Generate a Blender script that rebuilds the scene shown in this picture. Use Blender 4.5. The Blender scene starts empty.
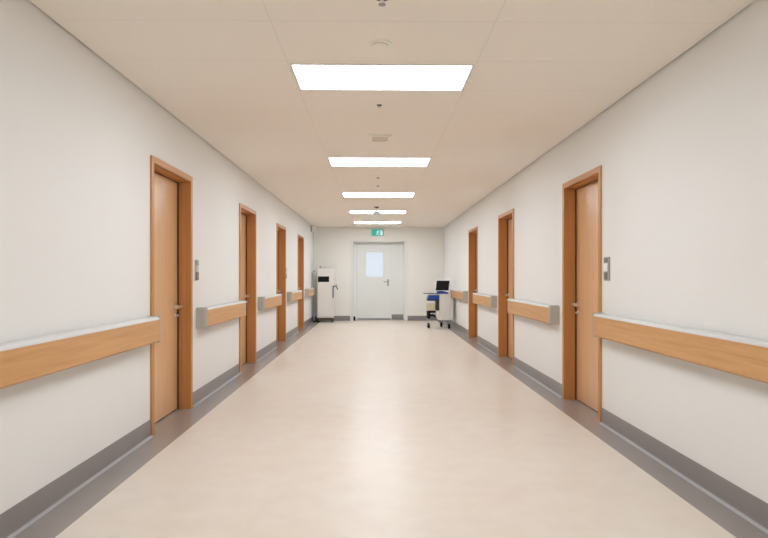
import bpy, bmesh, math, random
from mathutils import Vector, Matrix
random.seed(4)
PI = math.pi
S = bpy.context.scene
C = S.collection

# ---------------------------------------------------------------- camera, world, exposure
H_CAM = 1.232
F_PX = 605.0
cam = bpy.data.objects.new('camera', bpy.data.cameras.new('camera')); C.objects.link(cam)
cam.location = (0, 0, H_CAM)
cam.rotation_euler = (PI / 2, 0, -math.atan(8 / F_PX))
cam.data.sensor_width = 36; cam.data.sensor_fit = 'HORIZONTAL'
cam.data.lens = F_PX / 768 * 36
cam.data.shift_y = 7.5 / 768
cam.data.clip_start = 0.05
S.camera = cam
w = bpy.data.worlds.new('world'); S.world = w; w.use_nodes = True
w.node_tree.nodes['Background'].inputs[0].default_value = (1, .95, .88, 1)
w.node_tree.nodes['Background'].inputs[1].default_value = 0.02
S.view_settings.view_transform = 'Standard'
S.view_settings.look = 'None'
S.view_settings.exposure = 0.0
S.view_settings.gamma = 1.0
PANEL = 15.9                   # strength of the ceiling panels
PANEL_COL = (.955, 1.035, 1.135)
LIGHT_Y = [-4.9, -1.9, 1.15, 4.17, 7.24, 10.15, 12.85, 15.34]

# ---------------------------------------------------------------- materials
def srgb(r, g, b):
    f = lambda c: (c / 255 / 12.92) if c / 255 <= .04045 else ((c / 255 + .055) / 1.055) ** 2.4
    return (f(r), f(g), f(b), 1)
def nodes_of(name):
    m = bpy.data.materials.new(name); m.use_nodes = True
    nt = m.node_tree
    return m, nt, nt.nodes['Principled BSDF']
def mixcol(nt, fac, a, b):
    n = nt.nodes.new('ShaderNodeMix'); n.data_type = 'RGBA'
    nt.links.new(fac, n.inputs[0]); 
    for k, v in ((6, a), (7, b)):
        if hasattr(v, 'is_linked') or hasattr(v, 'links'): nt.links.new(v, n.inputs[k])
        else: n.inputs[k].default_value = v
    return n.outputs[2]
def noise(nt, scale, vec_scale=(1, 1, 1), detail=4, rough=.5):
    tc = nt.nodes.new('ShaderNodeTexCoord'); mp = nt.nodes.new('ShaderNodeMapping')
    mp.inputs['Scale'].default_value = vec_scale
    nt.links.new(tc.outputs['Object'], mp.inputs[0])
    n = nt.nodes.new('ShaderNodeTexNoise'); n.inputs['Scale'].default_value = scale
    n.inputs['Detail'].default_value = detail; n.inputs['Roughness'].default_value = rough
    nt.links.new(mp.outputs[0], n.inputs[0])
    return n.outputs[0]
def ramp(nt, src, a, b, ca=(0, 0, 0, 1), cb=(1, 1, 1, 1)):
    r = nt.nodes.new('ShaderNodeValToRGB'); nt.links.new(src, r.inputs[0])
    r.color_ramp.elements[0].position = a; r.color_ramp.elements[1].position = b
    r.color_ramp.elements[0].color = ca; r.color_ramp.elements[1].color = cb
    return r.outputs[0]
def bump(nt, p, src, strength, dist=.002):
    b = nt.nodes.new('ShaderNodeBump'); b.inputs['Strength'].default_value = strength
    b.inputs['Distance'].default_value = dist
    nt.links.new(src, b.inputs['Height']); nt.links.new(b.outputs[0], p.inputs['Normal'])
def plain(name, col, rough=.5, metal=0.0, var=.05, scale=8, spec=.5, bmp=0):
    m, nt, p = nodes_of(name)
    n = noise(nt, scale)
    a = tuple(min(1, c * (1 - var)) for c in col[:3]) + (1,); b = tuple(min(1, c * (1 + var)) for c in col[:3]) + (1,)
    nt.links.new(mixcol(nt, n, a, b), p.inputs['Base Color'])
    p.inputs['Roughness'].default_value = rough; p.inputs['Metallic'].default_value = metal
    p.inputs['Specular IOR Level'].default_value = spec
    if bmp: bump(nt, p, noise(nt, 180), bmp)
    return m
def wood(name, ca, cb, axis, rough=.38):
    m, nt, p = nodes_of(name)
    sc = [14, 14, 14]; sc[axis] = .55
    n1 = noise(nt, 3.2, sc, 6, .6)
    sc2 = [60, 60, 60]; sc2[axis] = 1.2
    n2 = noise(nt, 2.5, sc2, 3, .6)
    add = nt.nodes.new('ShaderNodeMath'); add.operation = 'MULTIPLY_ADD'
    nt.links.new(n2, add.inputs[0]); add.inputs[1].default_value = .35; nt.links.new(n1, add.inputs[2])
    r = ramp(nt, add.outputs[0], .45, .92)
    nt.links.new(mixcol(nt, r, ca, cb), p.inputs['Base Color'])
    p.inputs['Roughness'].default_value = rough
    return m
def emit(name, col, strength):
    m, nt, p = nodes_of(name)
    n = noise(nt, 3)
    a = tuple(c * .98 for c in col[:3]) + (1,)
    nt.links.new(mixcol(nt, n, a, tuple(col[:3]) + (1,)), p.inputs['Emission Color'])
    p.inputs['Base Color'].default_value = tuple(c * .12 for c in col[:3]) + (1,)
    p.inputs['Emission Strength'].default_value = strength
    return m

M = {}
M['wall'] = plain('wall_paint', (.86, .84, .80, 1), .62, var=.012, scale=1.5, bmp=.06)
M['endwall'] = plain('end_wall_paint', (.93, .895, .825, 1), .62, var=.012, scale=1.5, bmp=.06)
M['gap'] = plain('shadow_gap', (.35, .31, .25, 1), .8)
M['skirt'] = plain('grey_vinyl_skirting', (.27, .24, .228, 1), .34, var=.05, scale=5)
M['border'] = plain('grey_vinyl_border', (.33, .285, .258, 1), .24, var=.07, scale=4)
M['wood_v'] = wood('beech_veneer_vertical', (.79, .48, .25, 1), (.67, .375, .18, 1), 2, .3)
M['wood_jamb'] = wood('beech_frame_vertical', (.60, .27, .085, 1), (.50, .21, .06, 1), 2)
M['wood_h'] = wood('beech_frame_horizontal', (.60, .27, .085, 1), (.50, .21, .06, 1), 1)
M['wood_rail'] = wood('beech_rail_laminate', (.70, .39, .168, 1), (.58, .29, .105, 1), 1, .42)
M['rail_cap'] = plain('pale_grey_plastic', (.71, .705, .68, 1), .4, var=.03)
M['rail_end'] = plain('shaded_grey_plastic', (.47, .435, .37, 1), .45, var=.03)  # grey plastic darkened, end cap shadow put into its colour
M['steel'] = plain('brushed_steel', (.78, .75, .72, 1), .28, 1.0, var=.06, scale=30)
M['dark_steel'] = plain('dark_metal', (.12, .10, .085, 1), .4, .7)
M['white_gloss'] = plain('white_enamel', (.80, .77, .71, 1), .35, var=.02)
M['cabinet'] = plain('cream_enamel', (.82, .77, .71, 1), .38, var=.02)
M['cabinet_seam'] = plain('cabinet_joint', (.58, .54, .49, 1), .5)
M['black'] = plain('black_plastic', (.010, .009, .008, 1), .6, var=.15, spec=.15)
M['brown_black'] = plain('dark_brown_plastic', (.06, .045, .03, 1), .5, var=.2)
M['screen'] = plain('black_screen', (.012, .013, .012, 1), .45, var=.1, spec=.15)
M['blue'] = plain('blue_plastic', (.010, .060, .32, 1), .4, var=.15)
M['navy'] = plain('navy_plastic', (.01, .022, .10, 1), .4, var=.15)
M['yellow'] = plain('pale_yellow_plastic', (.74, .68, .44, 1), .45, var=.05)
M['white_plastic'] = plain('white_plastic', (.90, .89, .87, 1), .4, var=.02)
M['grey_plate'] = plain('grey_plate', (.36, .33, .30, 1), .4, var=.06)
M['dark_plate'] = plain('dark_grey_plate', (.17, .15, .13, 1), .4, var=.1)
M['beige_plate'] = plain('beige_plate', (.60, .53, .45, 1), .45, var=.03)
M['door_white'] = plain('greenish_white_door', (.86, .87, .83, 1), .4, var=.015, scale=3)
M['door_frame_white'] = plain('white_frame', (.86, .85, .81, 1), .4, var=.015)
M['seal'] = plain('dark_brown_seal_shade', (.12, .05, .018, 1), .7, var=.1, spec=.2)  # sealing strip, its dark colour also carries the rebate shadow
M['cove_highlight'] = plain('pale_grey_highlight', (.37, .355, .345, 1), .4, var=.03)  # lighter grey that paints the highlight on the skirting cove
M['kick'] = plain('grey_kick_plate', (.27, .26, .255, 1), .35, var=.05)
M['kick_light'] = plain('pale_grey_strip', (.42, .43, .46, 1), .35, var=.05)
M['detector'] = plain('cream_detector_plastic', (.93, .87, .74, 1), .45, var=.02)
M['detector_dark'] = plain('tan_grille', (.66, .57, .46, 1), .6, var=.05)
M['panel'] = emit('light_diffuser', PANEL_COL, PANEL)
M['frosted'] = emit('frosted_daylight_glass', (.82, .90, 1.0), .80)
M['sign_green'] = emit('green_sign_face', (.03, .50, .38), .72)
M['sign_white'] = emit('white_sign_picture', (.85, 1.0, 1.0), .85)
M['frame_trim'] = plain('panel_trim', (.82, .79, .74, 1), .45, var=.02)

# ceiling: mineral-fibre tiles with faint joints
def ceiling_mat():
    m, nt, p = nodes_of('ceiling_tiles')
    tc = nt.nodes.new('ShaderNodeTexCoord')
    sep = nt.nodes.new('ShaderNodeSeparateXYZ'); nt.links.new(tc.outputs['Object'], sep.inputs[0])
    def line(out, period, off, half):
        a = nt.nodes.new('ShaderNodeMath'); a.operation = 'ADD'; nt.links.new(out, a.inputs[0]); a.inputs[1].default_value = off
        md = nt.nodes.new('ShaderNodeMath'); md.operation = 'PINGPONG'; nt.links.new(a.outputs[0], md.inputs[0]); md.inputs[1].default_value = period / 2
        lt = nt.nodes.new('ShaderNodeMath'); lt.operation = 'LESS_THAN'; nt.links.new(md.outputs[0], lt.inputs[0]); lt.inputs[1].default_value = half
        return lt.outputs[0]
    lx = line(sep.outputs['X'], 1.21, .565, .004)
    ly = line(sep.outputs['Y'], .6, -3.25, .004)
    mx = nt.nodes.new('ShaderNodeMath'); mx.operation = 'MAXIMUM'; nt.links.new(lx, mx.inputs[0]); nt.links.new(ly, mx.inputs[1])
    n = noise(nt, 25, detail=6); n2 = noise(nt, .9)
    base = mixcol(nt, n, (.945, .855, .755, 1), (.97, .885, .785, 1))
    joint = mixcol(nt, n2, (.85, .77, .68, 1), (.91, .83, .74, 1))
    nt.links.new(mixcol(nt, mx.outputs[0], base, joint), p.inputs['Base Color'])
    p.inputs['Roughness'].default_value = .85
    bump(nt, p, noise(nt, 300), .12)
    return m
M['ceiling'] = ceiling_mat()
def floor_mat():
    m, nt, p = nodes_of('beige_sheet_vinyl')
    n1 = noise(nt, 5.5, detail=7, rough=.62); n2 = noise(nt, 1.1, detail=3)
    a = mixcol(nt, ramp(nt, n1, .32, .68), (.725, .625, .52, 1), (.795, .705, .605, 1))
    b = mixcol(nt, ramp(nt, n2, .35, .7), (.775, .655, .555, 1), (.79, .725, .635, 1))
    h = nt.nodes.new('ShaderNodeMix'); h.data_type = 'RGBA'; h.inputs[0].default_value = .4
    nt.links.new(a, h.inputs[6]); nt.links.new(b, h.inputs[7])
    nt.links.new(h.outputs[2], p.inputs['Base Color'])
    p.inputs['Roughness'].default_value = .28
    p.inputs['Specular IOR Level'].default_value = .065
    bump(nt, p, noise(nt, 2.2), .10, .01)
    return m
M['floor'] = floor_mat()

# ---------------------------------------------------------------- mesh helpers
def box(bm, x0, x1, y0, y1, z0, z1, bev=0.0, seg=2):
    if x0 > x1: x0, x1 = x1, x0
    if y0 > y1: y0, y1 = y1, y0
    if z0 > z1: z0, z1 = z1, z0
    r = bmesh.ops.create_cube(bm, size=1)
    vs = r['verts']
    bmesh.ops.scale(bm, vec=(x1 - x0, y1 - y0, z1 - z0), verts=vs)
    bmesh.ops.translate(bm, vec=((x0 + x1) / 2, (y0 + y1) / 2, (z0 + z1) / 2), verts=vs)
    if bev > 0:
        es = list({e for v in vs for e in v.link_edges})
        bmesh.ops.bevel(bm, geom=es, offset=bev, segments=seg, affect='EDGES', profile=.5)
def tube(bm, pts, r, n=10, r_end=None):
    """round tube through points with mitred rings"""
    pts = [Vector(p) for p in pts]; rings = []
    up0 = Vector((0, 0, 1))
    for i, p in enumerate(pts):
        d = (pts[min(i + 1, len(pts) - 1)] - pts[max(i - 1, 0)]).normalized()
        up = up0 if abs(d.dot(up0)) < .95 else Vector((1, 0, 0))
        a = d.cross(up).normalized(); b = a.cross(d).normalized()
        rr = r if r_end is None else r + (r_end - r) * i / (len(pts) - 1)
        rings.append([bm.verts.new(p + a * math.cos(2 * PI * k / n) * rr + b * math.sin(2 * PI * k / n) * rr) for k in range(n)])
    for A, B in zip(rings, rings[1:]):
        for k in range(n):
            f = bm.faces.new((A[k], A[(k + 1) % n], B[(k + 1) % n], B[k])); f.smooth = True
    bm.faces.new(rings[0][::-1]); bm.faces.new(rings[-1])
def lathe(bm, prof, c, axis='Z', n=28):
    """revolve (r, h) profile about an axis through c"""
    c = Vector(c); rings = []
    for r, h in prof:
        ring = []
        for k in range(n):
            t = 2 * PI * k / n; u, v = math.cos(t) * r, math.sin(t) * r
            o = {'Z': (u, v, h), 'X': (h, u, v), 'Y': (v, h, u)}[axis]
            ring.append(bm.verts.new(c + Vector(o)))
        rings.append(ring)
    for A, B in zip(rings, rings[1:]):
        for k in range(n):
            f = bm.faces.new((A[k], A[(k + 1) % n], B[(k + 1) % n], B[k])); f.smooth = True
    bm.faces.new(rings[0][::-1]); bm.faces.new(rings[-1])
def extrude(bm, prof, y0, y1, smooth=True, axis='Y'):
    """prof = closed list of (x, z), extruded along y (or (y,z) along x, or (x,y) along z)"""
    def P(a, b, t):
        return {'Y': (a, t, b), 'X': (t, a, b), 'Z': (a, b, t)}[axis]
    A = [bm.verts.new(P(a, b, y0)) for a, b in prof]; B = [bm.verts.new(P(a, b, y1)) for a, b in prof]
    n = len(prof)
    for k in range(n):
        f = bm.faces.new((A[k], A[(k + 1) % n], B[(k + 1) % n], B[k])); f.smooth = smooth
    bm.faces.new(A[::-1]); bm.faces.new(B)
def rounded(x0, x1, y0, y1, r, n=6):
    pts = []
    for cx, cy, a0 in ((x1 - r, y1 - r, 0), (x0 + r, y1 - r, PI / 2), (x0 + r, y0 + r, PI), (x1 - r, y0 + r, 1.5 * PI)):
        for k in range(n + 1):
            t = a0 + PI / 2 * k / n; pts.append((cx + r * math.cos(t), cy + r * math.sin(t)))
    return pts
def world_origin(o):
    v = Vector((0, 0, 0))
    while o: v += o.location; o = o.parent
    return v
def obj(name, bm, mat, parent=None, local=False):
    bmesh.ops.recalc_face_normals(bm, faces=bm.faces)
    if parent is not None and not local:
        bmesh.ops.translate(bm, vec=-world_origin(parent), verts=bm.verts)
    me = bpy.data.meshes.new(name); bm.to_mesh(me); bm.free()
    me.materials.append(M[mat] if isinstance(mat, str) else mat)
    # keep flat faces crisp next to smooth ones
    if any(p.use_smooth for p in me.polygons):
        try: me.set_sharp_from_angle(angle=math.radians(40))
        except Exception: pass
    o = bpy.data.objects.new(name, me); C.objects.link(o)
    if parent is not None: o.parent = parent
    return o
def mk(fn, *a, **k):
    bm = bmesh.new(); fn(bm, *a, **k); return bm
def thing(name, label, cat, loc, rz=0, group=None):
    o = bpy.data.objects.new(name, None); C.objects.link(o); o.empty_display_size = .1
    o.location = loc; o.rotation_euler = (0, 0, rz)
    o['label'] = label; o['category'] = cat
    if group: o['group'] = group
    return o
def tag(o, label, cat, group=None):
    o['label'] = label; o['category'] = cat
    if group: o['group'] = group
    return o
def struct(o): o['kind'] = 'structure'; return o

# ---------------------------------------------------------------- the setting
XL, XR, ZC = -1.735, 1.895, 2.603
Y0, YE = -6.5, 16.9
DW, DH = 1.035, 2.165            # outer size of a door casing
CAS = .05
LEFT_D = [4.67, 7.69, 10.56, 13.43]
RIGHT_D = [5.05, 8.27, 11.25]
REC = .110
TH = .20
def side_wall(name, x, sgn, doors):
    bm = bmesh.new()
    xs = (x, x + sgn * TH); y = Y0
    for d in doors:
        a, b = d + CAS * .6, d + DW - CAS * .6
        box(bm, *xs, y, a, -.01, ZC + .06); box(bm, *xs, a, b, DH - CAS * .6, ZC + .06); y = b
    box(bm, *xs, y, YE + .6, -.01, ZC + .06)
    return struct(obj(name, bm, 'wall'))
side_wall('wall_left', XL, -1, LEFT_D)
side_wall('wall_right', XR, 1, RIGHT_D)
# end wall with the recessed double doorway
OX0, OX1, OZ, RD = -.642, .79, 2.205, .27
bm = bmesh.new()
box(bm, XL, OX0, YE, YE + .6, -.01, ZC + .06); box(bm, OX1, XR, YE, YE + .6, -.01, ZC + .06)
box(bm, OX0, OX1, YE, YE + .6, OZ, ZC + .06)
struct(obj('wall_end', bm, 'endwall'))
struct(obj('wall_back', mk(box, XL - TH, XR + TH, Y0 - .2, Y0, -.01, ZC + .06), 'wall'))
BL, BR = -1.515, 1.700           # inner edges of the grey border
struct(obj('floor', mk(box, BL, BR, Y0, YE + .6, -.12, 0), 'floor'))
struct(obj('trim_1', mk(box, XL - .32, BL, Y0, YE, -.12, 0), 'border'))
struct(obj('trim_2', mk(box, BR, XR + .32, Y0, YE, -.12, 0), 'border'))
GAP = .013
struct(obj('ceiling', mk(box, XL + GAP, XR - GAP, Y0, YE - .006, ZC, ZC + .03), 'ceiling'))
bm = bmesh.new()
box(bm, XL - TH, XR + TH, Y0 - .2, YE + .6, ZC + .06, ZC + .12)
struct(obj('ceiling_slab', bm, 'gap'))
# narrow edge angle that closes the gap along each side wall
for i, (x, sg) in enumerate(((XL, 1), (XR, -1))):
    struct(obj('trim_%d' % (3 + i), mk(box, x, x + sg * (GAP + .004), Y0, YE, ZC + .012, ZC + .016), 'gap'))

# skirting with a cove at its foot
def skirt_prof(x, s):
    r = .022; t = .004
    pts = [(x - s * .001, .134), (x + s * t, .134)]
    for k in range(9):
        a = PI / 2 * k / 8
        pts.append((x + s * (t + r - r * math.cos(a)), .002 + r - r * math.sin(a)))
    pts += [(x + s * (t + r), -.005), (x - s * .001, -.005)]
    return pts
for name, x, s, doors in (('baseboard_left', XL, 1, LEFT_D), ('baseboard_right', XR, -1, RIGHT_D)):
    bm = bmesh.new(); y = Y0
    for d in doors:
        extrude(bm, skirt_prof(x, s), y, d); y = d + DW
    extrude(bm, skirt_prof(x, s), y, YE)
    struct(obj(name, bm, 'skirt'))
# pale strip at the foot of each side skirting, painting in the cove highlight
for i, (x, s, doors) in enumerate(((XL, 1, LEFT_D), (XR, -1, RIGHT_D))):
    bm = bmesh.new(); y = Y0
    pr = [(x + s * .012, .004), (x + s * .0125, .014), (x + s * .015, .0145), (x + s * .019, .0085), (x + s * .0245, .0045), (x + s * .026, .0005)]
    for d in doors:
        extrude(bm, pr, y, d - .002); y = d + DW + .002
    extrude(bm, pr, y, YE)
    struct(obj('trim_%d' % (5 + i), bm, 'cove_highlight'))
bm = bmesh.new()
for a, b in ((XL, OX0 - .083), (OX1 + .09, XR)):
    extrude(bm, [(2 * YE - p if False else p, z) for p, z in skirt_prof(YE, -1)], a, b, axis='X')
struct(obj('baseboard_end', bm, 'skirt'))

# ---------------------------------------------------------------- doors in the side walls
def side_door(idx, x, s, y0, REC=.110, leaf_mat='wood_v'):
    """x = wall plane, s = direction into the wall, y0 = near outer edge of the casing"""
    y1 = y0 + DW; P = .014
    root = bpy.data.objects.new('door_%d' % idx, None); C.objects.link(root)
    root.location = (x, (y0 + y1) / 2, 0); struct(root)
    # upright posts with casing lip and stepped jamb
    for a, d in ((y0, 1), (y1, -1)):
        bm = bmesh.new()
        pr = [(x - s * P, a), (x - s * P, a + d * CAS), (x + s * .030, a + d * CAS), (x + s * .030, a + d * (CAS + .006)),
              (x + s * .072, a + d * (CAS + .006)), (x + s * .072, a + d * (CAS + .002)), (x + s * .078, a + d * (CAS + .002)),
              (x + s * .078, a + d * (CAS + .012)), (x + s * TH, a + d * (CAS + .012)), (x + s * TH, a + d * .028), (x + s * .0005, a + d * .028), (x + s * .0005, a)]
        extrude(bm, pr, 0, DH - CAS, smooth=False, axis='Z')
        obj('door_jamb', bm, 'wood_jamb', root)
    bm = bmesh.new(); t = DH
    pr = [(x - s * P, t), (x - s * P, t - CAS), (x + s * .030, t - CAS), (x + s * .030, t - CAS - .006), (x + s * .072, t - CAS - .006),
          (x + s * .072, t - CAS - .002), (x + s * .078, t - CAS - .002), (x + s * .078, t - CAS - .012), (x + s * TH, t - CAS - .012), (x + s * TH, t - .032), (x + s * .0005, t - .032), (x + s * .0005, t)]
    extrude(bm, pr, y0, y1, smooth=False)
    obj('door_head', bm, 'wood_h', root)
    # leaf
    la, lb = y0 + CAS + .012 + .004, y1 - CAS - .012 - .005
    zt = DH - CAS - .012
    leaf = obj('door_leaf', mk(box, x + s * REC, x + s * (REC + .042), la, lb, .010, zt - .004, .0015, 1), leaf_mat, root)
    bm = bmesh.new(); sa, sb = x + s * (REC - .016), x + s * (REC - .002)  # strip for the seal and the painted rebate shadow
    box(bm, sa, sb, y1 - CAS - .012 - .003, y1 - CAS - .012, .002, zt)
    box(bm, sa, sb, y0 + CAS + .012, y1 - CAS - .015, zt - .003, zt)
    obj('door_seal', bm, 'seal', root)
    # lever handle on a round rose, key rose below, at the far side of the leaf
    hy = lb - .048; fx = x + s * REC; hz = .955
    bm = bmesh.new()
    lathe(bm, [(.030, 0), (.030, -s * .009), (.025, -s * .012), (.0105, -s * .013)], (fx, hy, hz), 'X', 24)
    tube(bm, [(fx - s * .010, hy, hz), (fx - s * .045, hy, hz), (fx - s * .056, hy - .008, hz), (fx - s * .060, hy - .022, hz),
              (fx - s * .060, hy - .13, hz - .002)], .015, 12)
    obj('door_handle', bm, 'steel', leaf)
    bm = bmesh.new()
    lathe(bm, [(.026, 0), (.026, -s * .007), (.022, -s * .010), (.009, -s * .0105)], (fx, hy, hz - .082), 'X', 24)
    box(bm, fx - s * .009, fx - s * .028, hy - .009, hy + .009, hz - .092, hz - .072, .003)
    obj('door_lock', bm, 'steel', leaf)
    for hzz in (.25, 1.1, 1.85):
        obj('door_hinge', mk(tube, [(fx - s * .005, la + .004, hzz), (fx - s * .005, la + .004, hzz + .10)], .006, 10), 'steel', root)
    return root
n = 1
for k, d in enumerate(LEFT_D): side_door(n, XL, -1, d, (.110, .122, .138, .138)[k]); n += 1
for k, d in enumerate(RIGHT_D): side_door(n, XR, 1, d, (.110, .128, .138)[k]); n += 1

# ---------------------------------------------------------------- white double door at the end
door = bpy.data.objects.new('door_8', None); C.objects.link(door); door.location = ((OX0 + OX1) / 2, YE, 0); struct(door)
LY = YE + RD
bm = bmesh.new()
box(bm, OX0 - .083, OX0, YE - .012, YE, 0, OZ + .04, .003); box(bm, OX1, OX1 + .09, YE - .012, YE, 0, OZ + .04, .003)
box(bm, OX0, OX1, YE - .012, YE, OZ, OZ + .04, .003)
obj('door_casing', bm, 'door_frame_white', door)
bm = bmesh.new()
box(bm, OX0, OX0 + .10, LY - .03, LY + .08, 0, OZ); box(bm, OX0 + .10, OX1, LY - .03, LY + .08, OZ - .05, OZ)
obj('door_frame', bm, 'door_white', door)
LX0, LX1, LX2 = OX0 + .104, .425, OX1 - .003
WX0, WX1, WZ0, WZ1 = -.285, .205, 1.222, 1.915
bm = bmesh.new()      # main leaf with a window hole
ya, yb, z0, z1 = LY, LY + .045, .012, OZ - .054
box(bm, LX0, WX0, ya, yb, z0, z1); box(bm, WX1, LX1 - .005, ya, yb, z0, z1)
box(bm, WX0, WX1, ya, yb, z0, WZ0); box(bm, WX0, WX1, ya, yb, WZ1, z1)
leaf = obj('door_leaf', bm, 'door_white', door)
obj('window_pane', mk(box, WX0, WX1, LY + .015, LY + .025, WZ0, WZ1), 'frosted', leaf)
bm = bmesh.new(); q = .016
box(bm, WX0 - q, WX0, LY - .006, LY + .012, WZ0 - q, WZ1 + q, .002); box(bm, WX1, WX1 + q, LY - .006, LY + .012, WZ0 - q, WZ1 + q, .002)
box(bm, WX0, WX1, LY - .006, LY + .012, WZ0 - q, WZ0, .002); box(bm, WX0, WX1, LY - .006, LY + .012, WZ1, WZ1 + q, .002)
obj('window_bead', bm, 'door_frame_white', leaf)
obj('kick_strip', mk(box, LX0 + .01, LX1 - .02, LY - .004, LY, .014, .055), 'kick_light', leaf)
bm = bmesh.new()
box(bm, .322, .362, LY - .010, LY, .965, 1.15, .004)
tube(bm, [(.342, LY - .008, 1.085), (.342, LY - .05, 1.085), (.330, LY - .058, 1.085), (.215, LY - .058, 1.085)], .011, 12)
lathe(bm, [(.012, 0), (.012, -.006), (.008, -.009)], (.342, LY - .010, 1.01), 'Y', 16)
obj('door_handle', bm, 'grey_plate', leaf)
side = obj('side_leaf', mk(box, LX1, LX2, LY, LY + .045, .012, OZ - .054, .002, 1), 'door_white', door)
obj('cover_strip', mk(box, LX1 - .018, LX1 + .012, LY - .007, LY - .0005, .02, OZ - .06, .002), 'door_frame_white', side)
obj('kick_plate', mk(box, LX1 + .02, LX2 - .012, LY - .004, LY, .02, .155), 'kick', side)

# ---------------------------------------------------------------- handrails
RZ0, RZ1 = .737, .929
RP = .097
def handrail(x, s, y0, y1, label, cap_near=True, cap_far=True):
    """s = direction out of the wall into the corridor"""
    root = thing('handrail', label, 'handrail', (x, (y0 + y1) / 2, RZ0), group='wooden handrails along both walls')
    ca = .050
    ya, yb = y0 + (ca if cap_near else 0), y1 - (ca if cap_far else 0)
    def X(p): return x + s * p
    face = [(X(RP - .010), RZ0), (X(RP), RZ0 + .012), (X(RP), RZ1 - .024), (X(RP - .022), RZ1 - .024), (X(RP - .022), RZ0)]
    obj('wood_panel', mk(extrude, face, ya, yb, False), 'wood_rail', root)
    top = [(X(RP + .001), RZ1 - .024)]
    for k in range(7):
        a = PI / 2 * k / 6
        top.append((X(RP - .020 + .021 * math.cos(a)), RZ1 - .021 + .021 * math.sin(a)))
    top += [(X(.022), RZ1), (X(.012), RZ1 - .006), (X(.012), RZ1 - .05), (X(.020), RZ1 - .05), (X(.020), RZ1 - .024)]
    obj('top_cap', mk(extrude, top, ya, yb), 'rail_cap', root)
    nb = max(2, int((yb - ya) / .9) + 1)
    for k in range(nb):
        yy = ya + .12 + (yb - ya - .24) * k / (nb - 1)
        bm = bmesh.new(); box(bm, X(.0), X(.012), yy - .03, yy + .03, RZ0 + .05, RZ1 - .055, .002)
        box(bm, X(.010), X(RP - .020), yy - .02, yy + .02, RZ0 + .08, RZ1 - .075, .002)
        obj('bracket', bm, 'rail_end', root)
    def cap(a, b):     # a = outer end, b = joint with the panel
        d = 1 if b > a else -1; r = .036
        pr = [(X(.0), b), (X(.0), a)]
        for k in range(9):
            t = PI / 2 * k / 8
            pr.append((X(RP + .003 - r + r * math.sin(t)), a + d * (r - r * math.cos(t))))
        pr.append((X(RP + .003), b))
        bm = bmesh.new()
        extrude(bm, pr, RZ0 - .003, RZ1 + .003, axis='Z')
        es = [e for e in bm.edges if len({round(v.co.z, 3) for v in e.verts}) == 1 and e.verts[0].co.z > RZ1]
        bmesh.ops.bevel(bm, geom=es, offset=.008, segments=3, affect='EDGES')
        obj('end_cap', bm, 'rail_end', root)
    if cap_near: cap(y0, y0 + ca)
    if cap_far: cap(y1, y1 - ca)
    return root
handrail(XL, 1, .6, 4.64, 'nearest wood-faced handrail on the left wall, running out of the picture')
handrail(XL, 1, 5.85, 7.68, 'wood handrail on the left wall between the nearest and second left doors')
handrail(XL, 1, 8.90, 10.56, 'wood handrail on the left wall between the second and third left doors')
handrail(XL, 1, 11.78, 13.47, 'short-looking wood handrail on the left wall just before the farthest left door')
handrail(XL, 1, 14.70, 16.12, 'last wood handrail on the left wall, ending beside the cream cabinet')
handrail(XR, -1, .6, 5.02, 'nearest wood-faced handrail on the right wall, running out of the picture')
handrail(XR, -1, 6.22, 8.27, 'wood handrail on the right wall between the nearest and second right doors')
handrail(XR, -1, 9.44, 11.26, 'wood handrail on the right wall between the second and third right doors')
handrail(XR, -1, 12.45, YE, 'last wood handrail on the right wall, running behind the white trolley', cap_far=False)

# ---------------------------------------------------------------- ceiling lights
LX = .040; LW, LD = 1.165, .505
names = {4.17: 'nearest and largest-looking lit ceiling panel, in front of the others',
         7.24: 'second nearest lit rectangular ceiling panel, just beyond the rounded ceiling vent',
         10.15: 'lit ceiling panel third from the front, before the hanging white dome',
         12.85: 'lit ceiling panel fourth from the front, right behind the hanging white dome',
         15.34: 'farthest lit ceiling panel, closest to the green exit sign'}
for y in LIGHT_Y:
    lab = names.get(y, 'lit rectangular ceiling panel behind the viewer')
    r = thing('ceiling_light', lab, 'ceiling light', (LX, y, ZC), group='rectangular ceiling light panels')
    f = .012; bm = bmesh.new()
    xa, xb, yc, yd = LX - LW / 2, LX + LW / 2, y - LD / 2, y + LD / 2
    for b in ((xa - f, xa, yc - f, yd + f), (xb, xb + f, yc - f, yd + f), (xa, xb, yc - f, yc), (xa, xb, yd, yd + f)):
        box(bm, *b, ZC - .006, ZC, .0)
    obj('frame', bm, 'frame_trim', r)
    obj('diffuser', mk(box, xa, xb, yc, yd, ZC - .004, ZC - .0002), 'panel', r)

# ---------------------------------------------------------------- ceiling fittings
def sprinkler(x, y, label, big=True):
    e = .62 if big else .45
    r = thing('sprinkler', label, 'sprinkler', (x, y, ZC), group='ceiling sprinklers')
    k = 1.0 if big else .6
    obj('escutcheon', mk(lathe, [(.036 * k, 0), (.034 * k, -.006 * k), (.018 * k, -.012 * k), (.014 * k, -.012 * k)], (x, y, ZC), 'Z', 24), 'dark_steel', r)
    bm = bmesh.new()
    tube(bm, [(x, y, ZC - .008 * k * e), (x, y, ZC - .030 * k * e)], .010 * k, 12)
    for sx in (-1, 1):
        tube(bm, [(x + sx * .009 * k, y, ZC - .028 * k * e), (x + sx * .013 * k, y, ZC - .040 * k * e), (x + sx * .003 * k, y, ZC - .056 * k * e)], .003 * k, 8)
    obj('frame', bm, 'steel', r)
    obj('deflector', mk(lathe, [(.004 * k, -.054 * k * e), (.018 * k, -.058 * k * e), (.018 * k, -.061 * k * e), (.004 * k, -.063 * k * e)], (x, y, ZC), 'Z', 20), 'grey_plate', r)
sprinkler(.030, 2.97, 'metal sprinkler head at the top edge of the picture, nearest on the ceiling')
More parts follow.
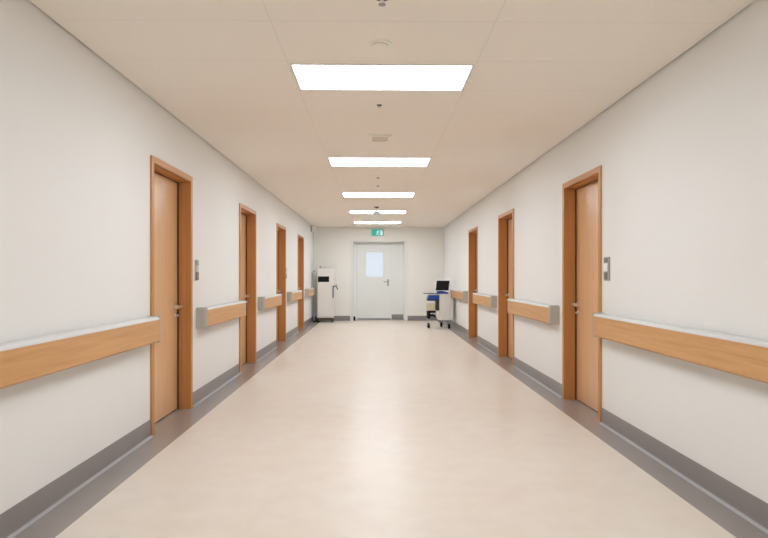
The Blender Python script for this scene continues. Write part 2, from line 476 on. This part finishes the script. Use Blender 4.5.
sprinkler(.027, 4.84, 'small metal sprinkler head just beyond the nearest lit ceiling panel', False)
sprinkler(.028, 8.40, 'tiny sprinkler head beyond the second lit panel, the nearer of two', False)
sprinkler(.030, 9.15, 'tiny sprinkler head close before the third lit panel, the farther of two', False)

r = thing('smoke_detector', 'round cream smoke detector on the ceiling before the nearest lit panel', 'smoke detector', (.026, 3.57, ZC))
cx, cy = .026, 3.57
obj('base', mk(lathe, [(.069, 0), (.069, -.004), (.062, -.007), (.052, -.008)], (cx, cy, ZC), 'Z', 36), 'detector', r)
obj('grille', mk(lathe, [(.048, -.007), (.048, -.011), (.044, -.012)], (cx, cy, ZC), 'Z', 36), 'detector_dark', r)
obj('cover', mk(lathe, [(.050, -.012), (.046, -.015), (.030, -.017), (.004, -.0172)], (cx, cy, ZC), 'Z', 36), 'detector', r)

r = thing('ceiling_vent', 'cream rounded rectangular fitting on the ceiling before the second lit panel', 'ceiling vent', (.040, 5.97, ZC))
cx, cy = .040, 5.97
obj('flange', mk(extrude, rounded(cx - .118, cx + .118, cy - .16, cy + .16, .035), ZC - .006, ZC, axis='Z'), 'detector', r)
bm = bmesh.new()
o_, i_ = rounded(cx - .100, cx + .100, cy - .135, cy + .135, .05), rounded(cx - .078, cx + .078, cy - .10, cy + .10, .035)
V = [[bm.verts.new((p[0], p[1], z)) for p in pts] for pts, z in ((o_, ZC - .006), (o_, ZC - .015), (i_, ZC - .015), (i_, ZC - .008))]
for A, B in zip(V, V[1:]):
    for k in range(len(A)): bm.faces.new((A[k], A[(k + 1) % len(A)], B[(k + 1) % len(A)], B[k]))
obj('raised_rim', bm, 'detector', r)
obj('grille', mk(extrude, rounded(cx - .077, cx + .077, cy - .099, cy + .099, .034), ZC - .0105, ZC - .0062, axis='Z'), 'detector_dark', r)

r = thing('hanging_dome', 'white glassy dome hanging on a short stem from the ceiling before the fourth lit panel', 'ceiling dome', (.012, 11.9, ZC))
cx, cy = .012, 11.9
obj('ceiling_plate', mk(lathe, [(.045, 0), (.045, -.012), (.022, -.024), (.014, -.024)], (cx, cy, ZC), 'Z', 24), 'dark_steel', r)
obj('stem', mk(tube, [(cx, cy, ZC - .02), (cx, cy, 2.50)], .011, 12), 'steel', r)
obj('dome', mk(lathe, [(.016, 2.515), (.045, 2.508), (.070, 2.485), (.080, 2.455), (.078, 2.425), (.062, 2.395), (.036, 2.376), (.006, 2.370)], (cx, cy, 0), 'Z', 32), 'white_plastic', r)

# small white box high in the far left corner, with its darker side bracket
r = thing('wall_box', 'small white box mounted high in the far left corner below the ceiling', 'wall box', (XL, 16.2, 2.50))
obj('bracket', mk(box, XL, XL + .022, 16.14, 16.26, 2.43, 2.585, .003), 'grey_plate', r)
obj('housing', mk(box, XL + .022, XL + .115, 16.12, 16.28, 2.425, 2.575, .014, 3), 'white_plastic', r)

# ---------------------------------------------------------------- exit sign
SX, SZ = .05, 2.455
r = thing('exit_sign', 'small green and white exit sign above the white double door', 'exit sign', (SX, YE, SZ))
obj('housing', mk(box, SX - .180, SX + .180, YE - .035, YE, SZ - .105, SZ + .100, .006), 'white_plastic', r)
face = obj('sign_face', mk(box, SX - .170, SX + .170, YE - .038, YE - .034, SZ - .092, SZ + .092, .001, 1), 'sign_green', r)
yf0, yf1 = YE - .041, YE - .0375
bm = bmesh.new()      # running figure in the middle
def flat(bm, pts):
    extrude(bm, pts, yf0, yf1, False)
fx, fz = SX - .005, SZ - .01
lathe(bm, [(.014, 0), (.014, .0035)], (fx + .012, yf0, fz + .062), 'Y', 16)
flat(bm, [(fx - .012, fz + .046), (fx + .014, fz + .046), (fx + .010, fz - .008), (fx - .016, fz - .004)])
flat(bm, [(fx - .012, fz + .046), (fx - .006, fz + .036), (fx - .036, fz + .016), (fx - .042, fz + .024)])
flat(bm, [(fx + .012, fz + .046), (fx + .012, fz + .034), (fx + .040, fz + .018), (fx + .044, fz + .027)])
flat(bm, [(fx + .010, fz - .004), (fx - .002, fz - .008), (fx + .022, fz - .040), (fx + .012, fz - .072), (fx + .022, fz - .072), (fx + .036, fz - .038)])
flat(bm, [(fx - .016, fz - .002), (fx, fz - .006), (fx - .016, fz - .044), (fx - .050, fz - .056), (fx - .052, fz - .046), (fx - .026, fz - .034)])
obj('running_figure', bm, 'sign_white', face)
bm = bmesh.new()      # doorway on the right
dx = SX + .055
box(bm, dx, dx + .016, yf0, yf1, SZ - .075, SZ + .060); box(bm, dx + .016, dx + .078, yf0, yf1, SZ + .046, SZ + .060)
box(bm, dx + .028, dx + .078, yf0, yf1, SZ - .075, SZ + .036)
obj('doorway_symbol', bm, 'sign_white', face)

# ---------------------------------------------------------------- wall control plates
def plate_left(y0, y1, label):
    z0, z1 = 1.193, 1.392
    r = thing('door_control', label, 'door control', (XL, (y0 + y1) / 2, z0), group='control plates beside the doors')
    obj('backplate', mk(box, XL, XL + .008, y0, y1, z0, z1, .002), 'beige_plate', r)
    a = .008
    obj('sensor', mk(box, XL + .008, XL + .014, y0 + a, y1 - a, z1 - .052, z1 - .004, .002), 'grey_plate', r)
    obj('middle_insert', mk(box, XL + .008, XL + .011, y0 + a, y1 - a, z0 + .088, z1 - .060, .001), 'beige_plate', r)
    rd = obj('card_reader', mk(box, XL + .008, XL + .015, y0 + a, y1 - a, z0 + .004, z0 + .082, .002), 'dark_plate', r)
    obj('button', mk(box, XL + .015, XL + .019, y0 + .05, y1 - .05, z0 + .030, z0 + .052, .001), 'rail_cap', rd)
plate_left(5.81, 5.91, 'grey and beige door control plate on the left wall after the nearest left door')
plate_left(11.60, 11.72, 'small grey door control plate on the left wall after the third left door')
y0, y1, z0, z1 = 4.87, 4.985, 1.198, 1.392
r = thing('door_control', 'grey framed control plate with white insert beside the nearest right door', 'door control', (XR, 4.9275, z0), group='control plates beside the doors')
obj('frame', mk(box, XR, XR - .010, y0, y1, z0, z1, .002), 'grey_plate', r)
obj('screen', mk(box, XR - .010, XR - .013, y0 + .030, y1 - .010, z1 - .044, z1 - .010, .001), 'dark_plate', r)
obj('white_insert', mk(box, XR - .010, XR - .015, y0 + .030, y1 - .008, z0 + .076, z1 - .052, .002), 'white_plastic', r)
obj('button', mk(box, XR - .010, XR - .014, y0 + .036, y1 - .012, z0 + .012, z0 + .068, .001), 'dark_plate', r)

# ---------------------------------------------------------------- white cabinet at the far left
cabn = thing('medical_cabinet', 'tall cream wheeled cabinet with black display standing by the far left corner', 'medical cabinet', (-1.382, 16.42, 0), math.radians(9))
W2, D2, ZB, ZT = .225, .20, .125, 1.455
def L(name, bm, mat, parent=cabn): return obj(name, bm, mat, parent, True)
body = L('body', mk(box, -W2, W2, -D2, D2, ZB, ZT, .012, 3), 'cabinet')
bm = bmesh.new(); box(bm, -W2 + .02, W2 - .055, -D2 - .012, -D2 + .004, ZB + .04, 1.33, .006)
frontdoor = L('front_door', bm, 'cabinet')
L('display', mk(box, -W2 + .022, W2 - .13, -D2 - .017, -D2 - .010, 1.085, 1.235, .003), 'black')
L('top_panel', mk(box, -W2 + .02, W2 - .055, -D2 - .010, -D2 + .004, 1.342, 1.44, .004), 'cabinet')
bm = bmesh.new()
box(bm, W2 - .036, W2 - .008, -D2 - .030, -D2 - .001, .66, .98, .006)
tube(bm, [(W2 - .02, -D2 - .02, .965), (W2 + .05, -D2 - .03, .965), (W2 + .065, -D2 - .03, .97), (W2 + .08, -D2 - .03, .92), (W2 + .10, -D2 - .03, .88)], .012, 10)
tube(bm, [(W2 + .06, -D2 - .03, .972), (W2 + .055, -D2 - .03, 1.02)], .009, 10)
L('handle_arm', bm, 'dark_steel')
L('side_button', mk(box, W2 - .001, W2 + .012, -.14, -.10, 1.13, 1.19, .003), 'grey_plate')
bm = bmesh.new(); lathe(bm, [(.022, 0), (.022, .02), (.014, .03), (.010, .045), (.016, .05), (.012, .062)], (-.13, -.1, ZT), 'Z', 16)
L('top_knob', bm, 'grey_plate')
L('plinth', mk(box, -W2 + .01, W2 - .01, -D2 + .015, D2 - .01, .055, ZB + .001, .006), 'brown_black')
def caster(parent, x, y, R=.032, top=.08, h=.013, fm='grey_plate'):
    bm = bmesh.new(); lathe(bm, [(R * .4, -h), (R * .9, -h), (R, -h * .6), (R, h * .6), (R * .9, h), (R * .4, h)], (x, y, R), 'X', 20)
    c = obj('caster', bm, 'black', parent, True)
    bm = bmesh.new(); box(bm, x - h - .006, x - h - .002, y - .012, y + .018, R, top, 0); box(bm, x + h + .002, x + h + .006, y - .012, y + .018, R, top, 0)
    box(bm, x - h - .006, x + h + .006, y - .012, y + .022, top - .006, top, 0)
    f = obj('fork', bm, fm, c, True)
    return c
for sx in (-1, 1):
    for sy in (-1, 1): caster(cabn, sx * (W2 - .03), sy * (D2 - .035), .030, .066)

# slim pale pole beside the cabinet
px, py = -1.685, 16.50
r = thing('floor_pole', 'slim pale metal pole standing in the far left corner beside the cream cabinet', 'pole', (px, py, 0))
bm = bmesh.new(); lathe(bm, [(.055, 0), (.055, .012), (.030, .026), (.018, .03)], (px, py, 0), 'Z', 24)
obj('base', bm, 'brown_black', r)
obj('pole', mk(tube, [(px, py, .02), (px, py, 1.36)], .012, 12), 'rail_cap', r)
obj('sleeve', mk(tube, [(px, py, .03), (px, py, .25)], .019, 14), 'white_plastic', r)
obj('tip', mk(lathe, [(.013, 1.355), (.018, 1.36), (.018, 1.39), (.008, 1.40)], (px, py, 0), 'Z', 14), 'grey_plate', r)

# black door stop at the left foot of the double door
r = thing('door_stop', 'small black rounded door stop on the floor at the left foot of the double door', 'door stop', (-.60, YE - .06, 0))
bm = bmesh.new(); lathe(bm, [(.015, -.028), (.050, -.024), (.062, -.012), (.062, .012), (.050, .024), (.015, .028)], (-.60, YE - .06, .063), 'X', 24)
obj('rubber_buffer', bm, 'black', r)
obj('foot_plate', mk(box, -.64, -.56, YE - .10, YE - .02, 0, .012, .003), 'grey_plate', r)

# ---------------------------------------------------------------- white trolley at the far right
CX, CY = 1.57, 14.50
ct = thing('medical_trolley', 'white wheeled medical trolley with an upright black screen against the right wall', 'trolley', (CX, CY, 0))
def T(name, bm, mat, parent=ct): return obj(name, bm, mat, parent, True)
# local frame: x to the right wall, y away from the viewer
bx0, bx1, by0, by1 = -.066, .208, -.22, .36
bm = bmesh.new()
extrude(bm, rounded(bx0, bx1, by0, by1, .022), .200, .800, axis='Z')
T('body', bm, 'white_gloss')
T('worktop', mk(box, bx0 - .020, bx1 + .004, by0 - .012, by1 + .012, .800, .822, .009), 'white_gloss')
bm = bmesh.new()      # lower white bracket reaching forward
extrude(bm, [(bx0 - .085, .400), (bx0, .43), (bx0, .205), (bx0 - .035, .21), (bx0 - .085, .30)], -.16, .16, False)
T('front_bracket', bm, 'white_gloss')
T('black_column', mk(box, bx0 - .072, bx0 - .002, -.12, .12, .430, .665, .012), 'brown_black')
bm = bmesh.new()      # black undercarriage
box(bm, -.345, -.275, -.16, .16, .225, .42, .010); box(bm, -.30, -.155, -.16, .16, .365, .42, .008)
tube(bm, [(-.31, -.08, .293), (-.20, -.08, .31), (-.145, -.08, .265)], .024, 10)
tube(bm, [(-.31, .08, .293), (-.20, .08, .31), (-.145, .08, .265)], .024, 10)
T('front_frame', bm, 'black')
for x, y, t in ((-.312, -.12, .225), (-.312, .12, .225), (.165, -.17, .201), (.030, .30, .201)):
    caster(ct, x, y, .056, t, .024, 'white_gloss' if x < -.2 else 'black')
T('blue_drawer', mk(box, -.315, -.068, -.16, .16, .750, .787, .010, 3), 'blue')
T('lower_blue_drawer', mk(box, -.340, -.068, -.17, .17, .688, .7495, .014, 3), 'blue')
T('drawer_base', mk(box, -.350, -.068, -.175, .175, .655, .6875, .008), 'navy')
T('tray_shelf', mk(box, -.437, -.131, -.17, .17, .822, .834, .004), 'navy')
T('tray_support', mk(box, -.330, -.068, -.15, .15, .788, .8215, .006), 'white_gloss')
def tilt(bm):
    bmesh.ops.rotate(bm, verts=bm.verts, cent=(0, 0, 0), matrix=Matrix.Rotation(math.radians(-16), 3, 'X'))
    for v in bm.verts: v.co.x += v.co.z * .15
    bmesh.ops.translate(bm, verts=bm.verts, vec=(.002, -.06, .824)); return bm
scr = T('screen_case', tilt(mk(box, -.200, .188, -.012, .012, 0, .345, .010, 3)), 'white_plastic')
T('screen_glass', tilt(mk(box, -.158, .150, -.017, -.0115, .075, .315, .002, 1)), 'screen', scr)

# blue folded pad lying on the worktop
bm = bmesh.new(); nx = 14; rows = []
for i in range(nx + 1):
    u = i / nx; x = -.145 + .27 * u
    z = .030 + .040 * math.sin(PI * min(1, .25 + u * .75)) 
    y0_, y1_ = -.225, -.105
    rows.append([bm.verts.new((x, y0_, 0.0)), bm.verts.new((x, y0_, z * .8)), bm.verts.new((x, y0_ + .015, z)), bm.verts.new((x, y1_ - .02, z)), bm.verts.new((x, y1_, z * .7)), bm.verts.new((x, y1_, 0.0))])
for A, B in zip(rows, rows[1:]):
    for k in range(6):
        f = bm.faces.new((A[k], A[(k + 1) % 6], B[(k + 1) % 6], B[k])); f.smooth = True
bm.faces.new(rows[0]); bm.faces.new(rows[-1][::-1])
pad = obj('folded_pad', bm, 'blue'); pad.location = (CX + .018, CY - .01, .8225)
tag(pad, 'curved bright blue pad lying on the white trolley below the screen', 'pad')

# pale yellow bin on the black frame
r = thing('yellow_bin', 'pale yellow bin standing on the black front frame of the white trolley', 'bin', (CX - .262, CY, .4205))
bm = bmesh.new()
tp, bt = rounded(-.115, .108, -.15, .15, .03), rounded(-.095, .095, -.12, .12, .03)
V = [[bm.verts.new((p[0], p[1], z)) for p in pts] for pts, z in ((bt, 0), (tp, .155), ([(p[0] * .94, p[1] * .94) for p in tp], .155), ([(p[0] * .93, p[1] * .93) for p in bt], .01))]
for A, B in zip(V, V[1:]):
    for k in range(len(A)): bm.faces.new((A[k], A[(k + 1) % len(A)], B[(k + 1) % len(A)], B[k]))
bm.faces.new(V[0][::-1]); bm.faces.new(V[3])
obj('tub', bm, 'yellow', r, True)
obj('rim', mk(extrude, rounded(-.120, .110, -.155, .155, .035), .150, .165, axis='Z'), 'white_gloss', r, True)
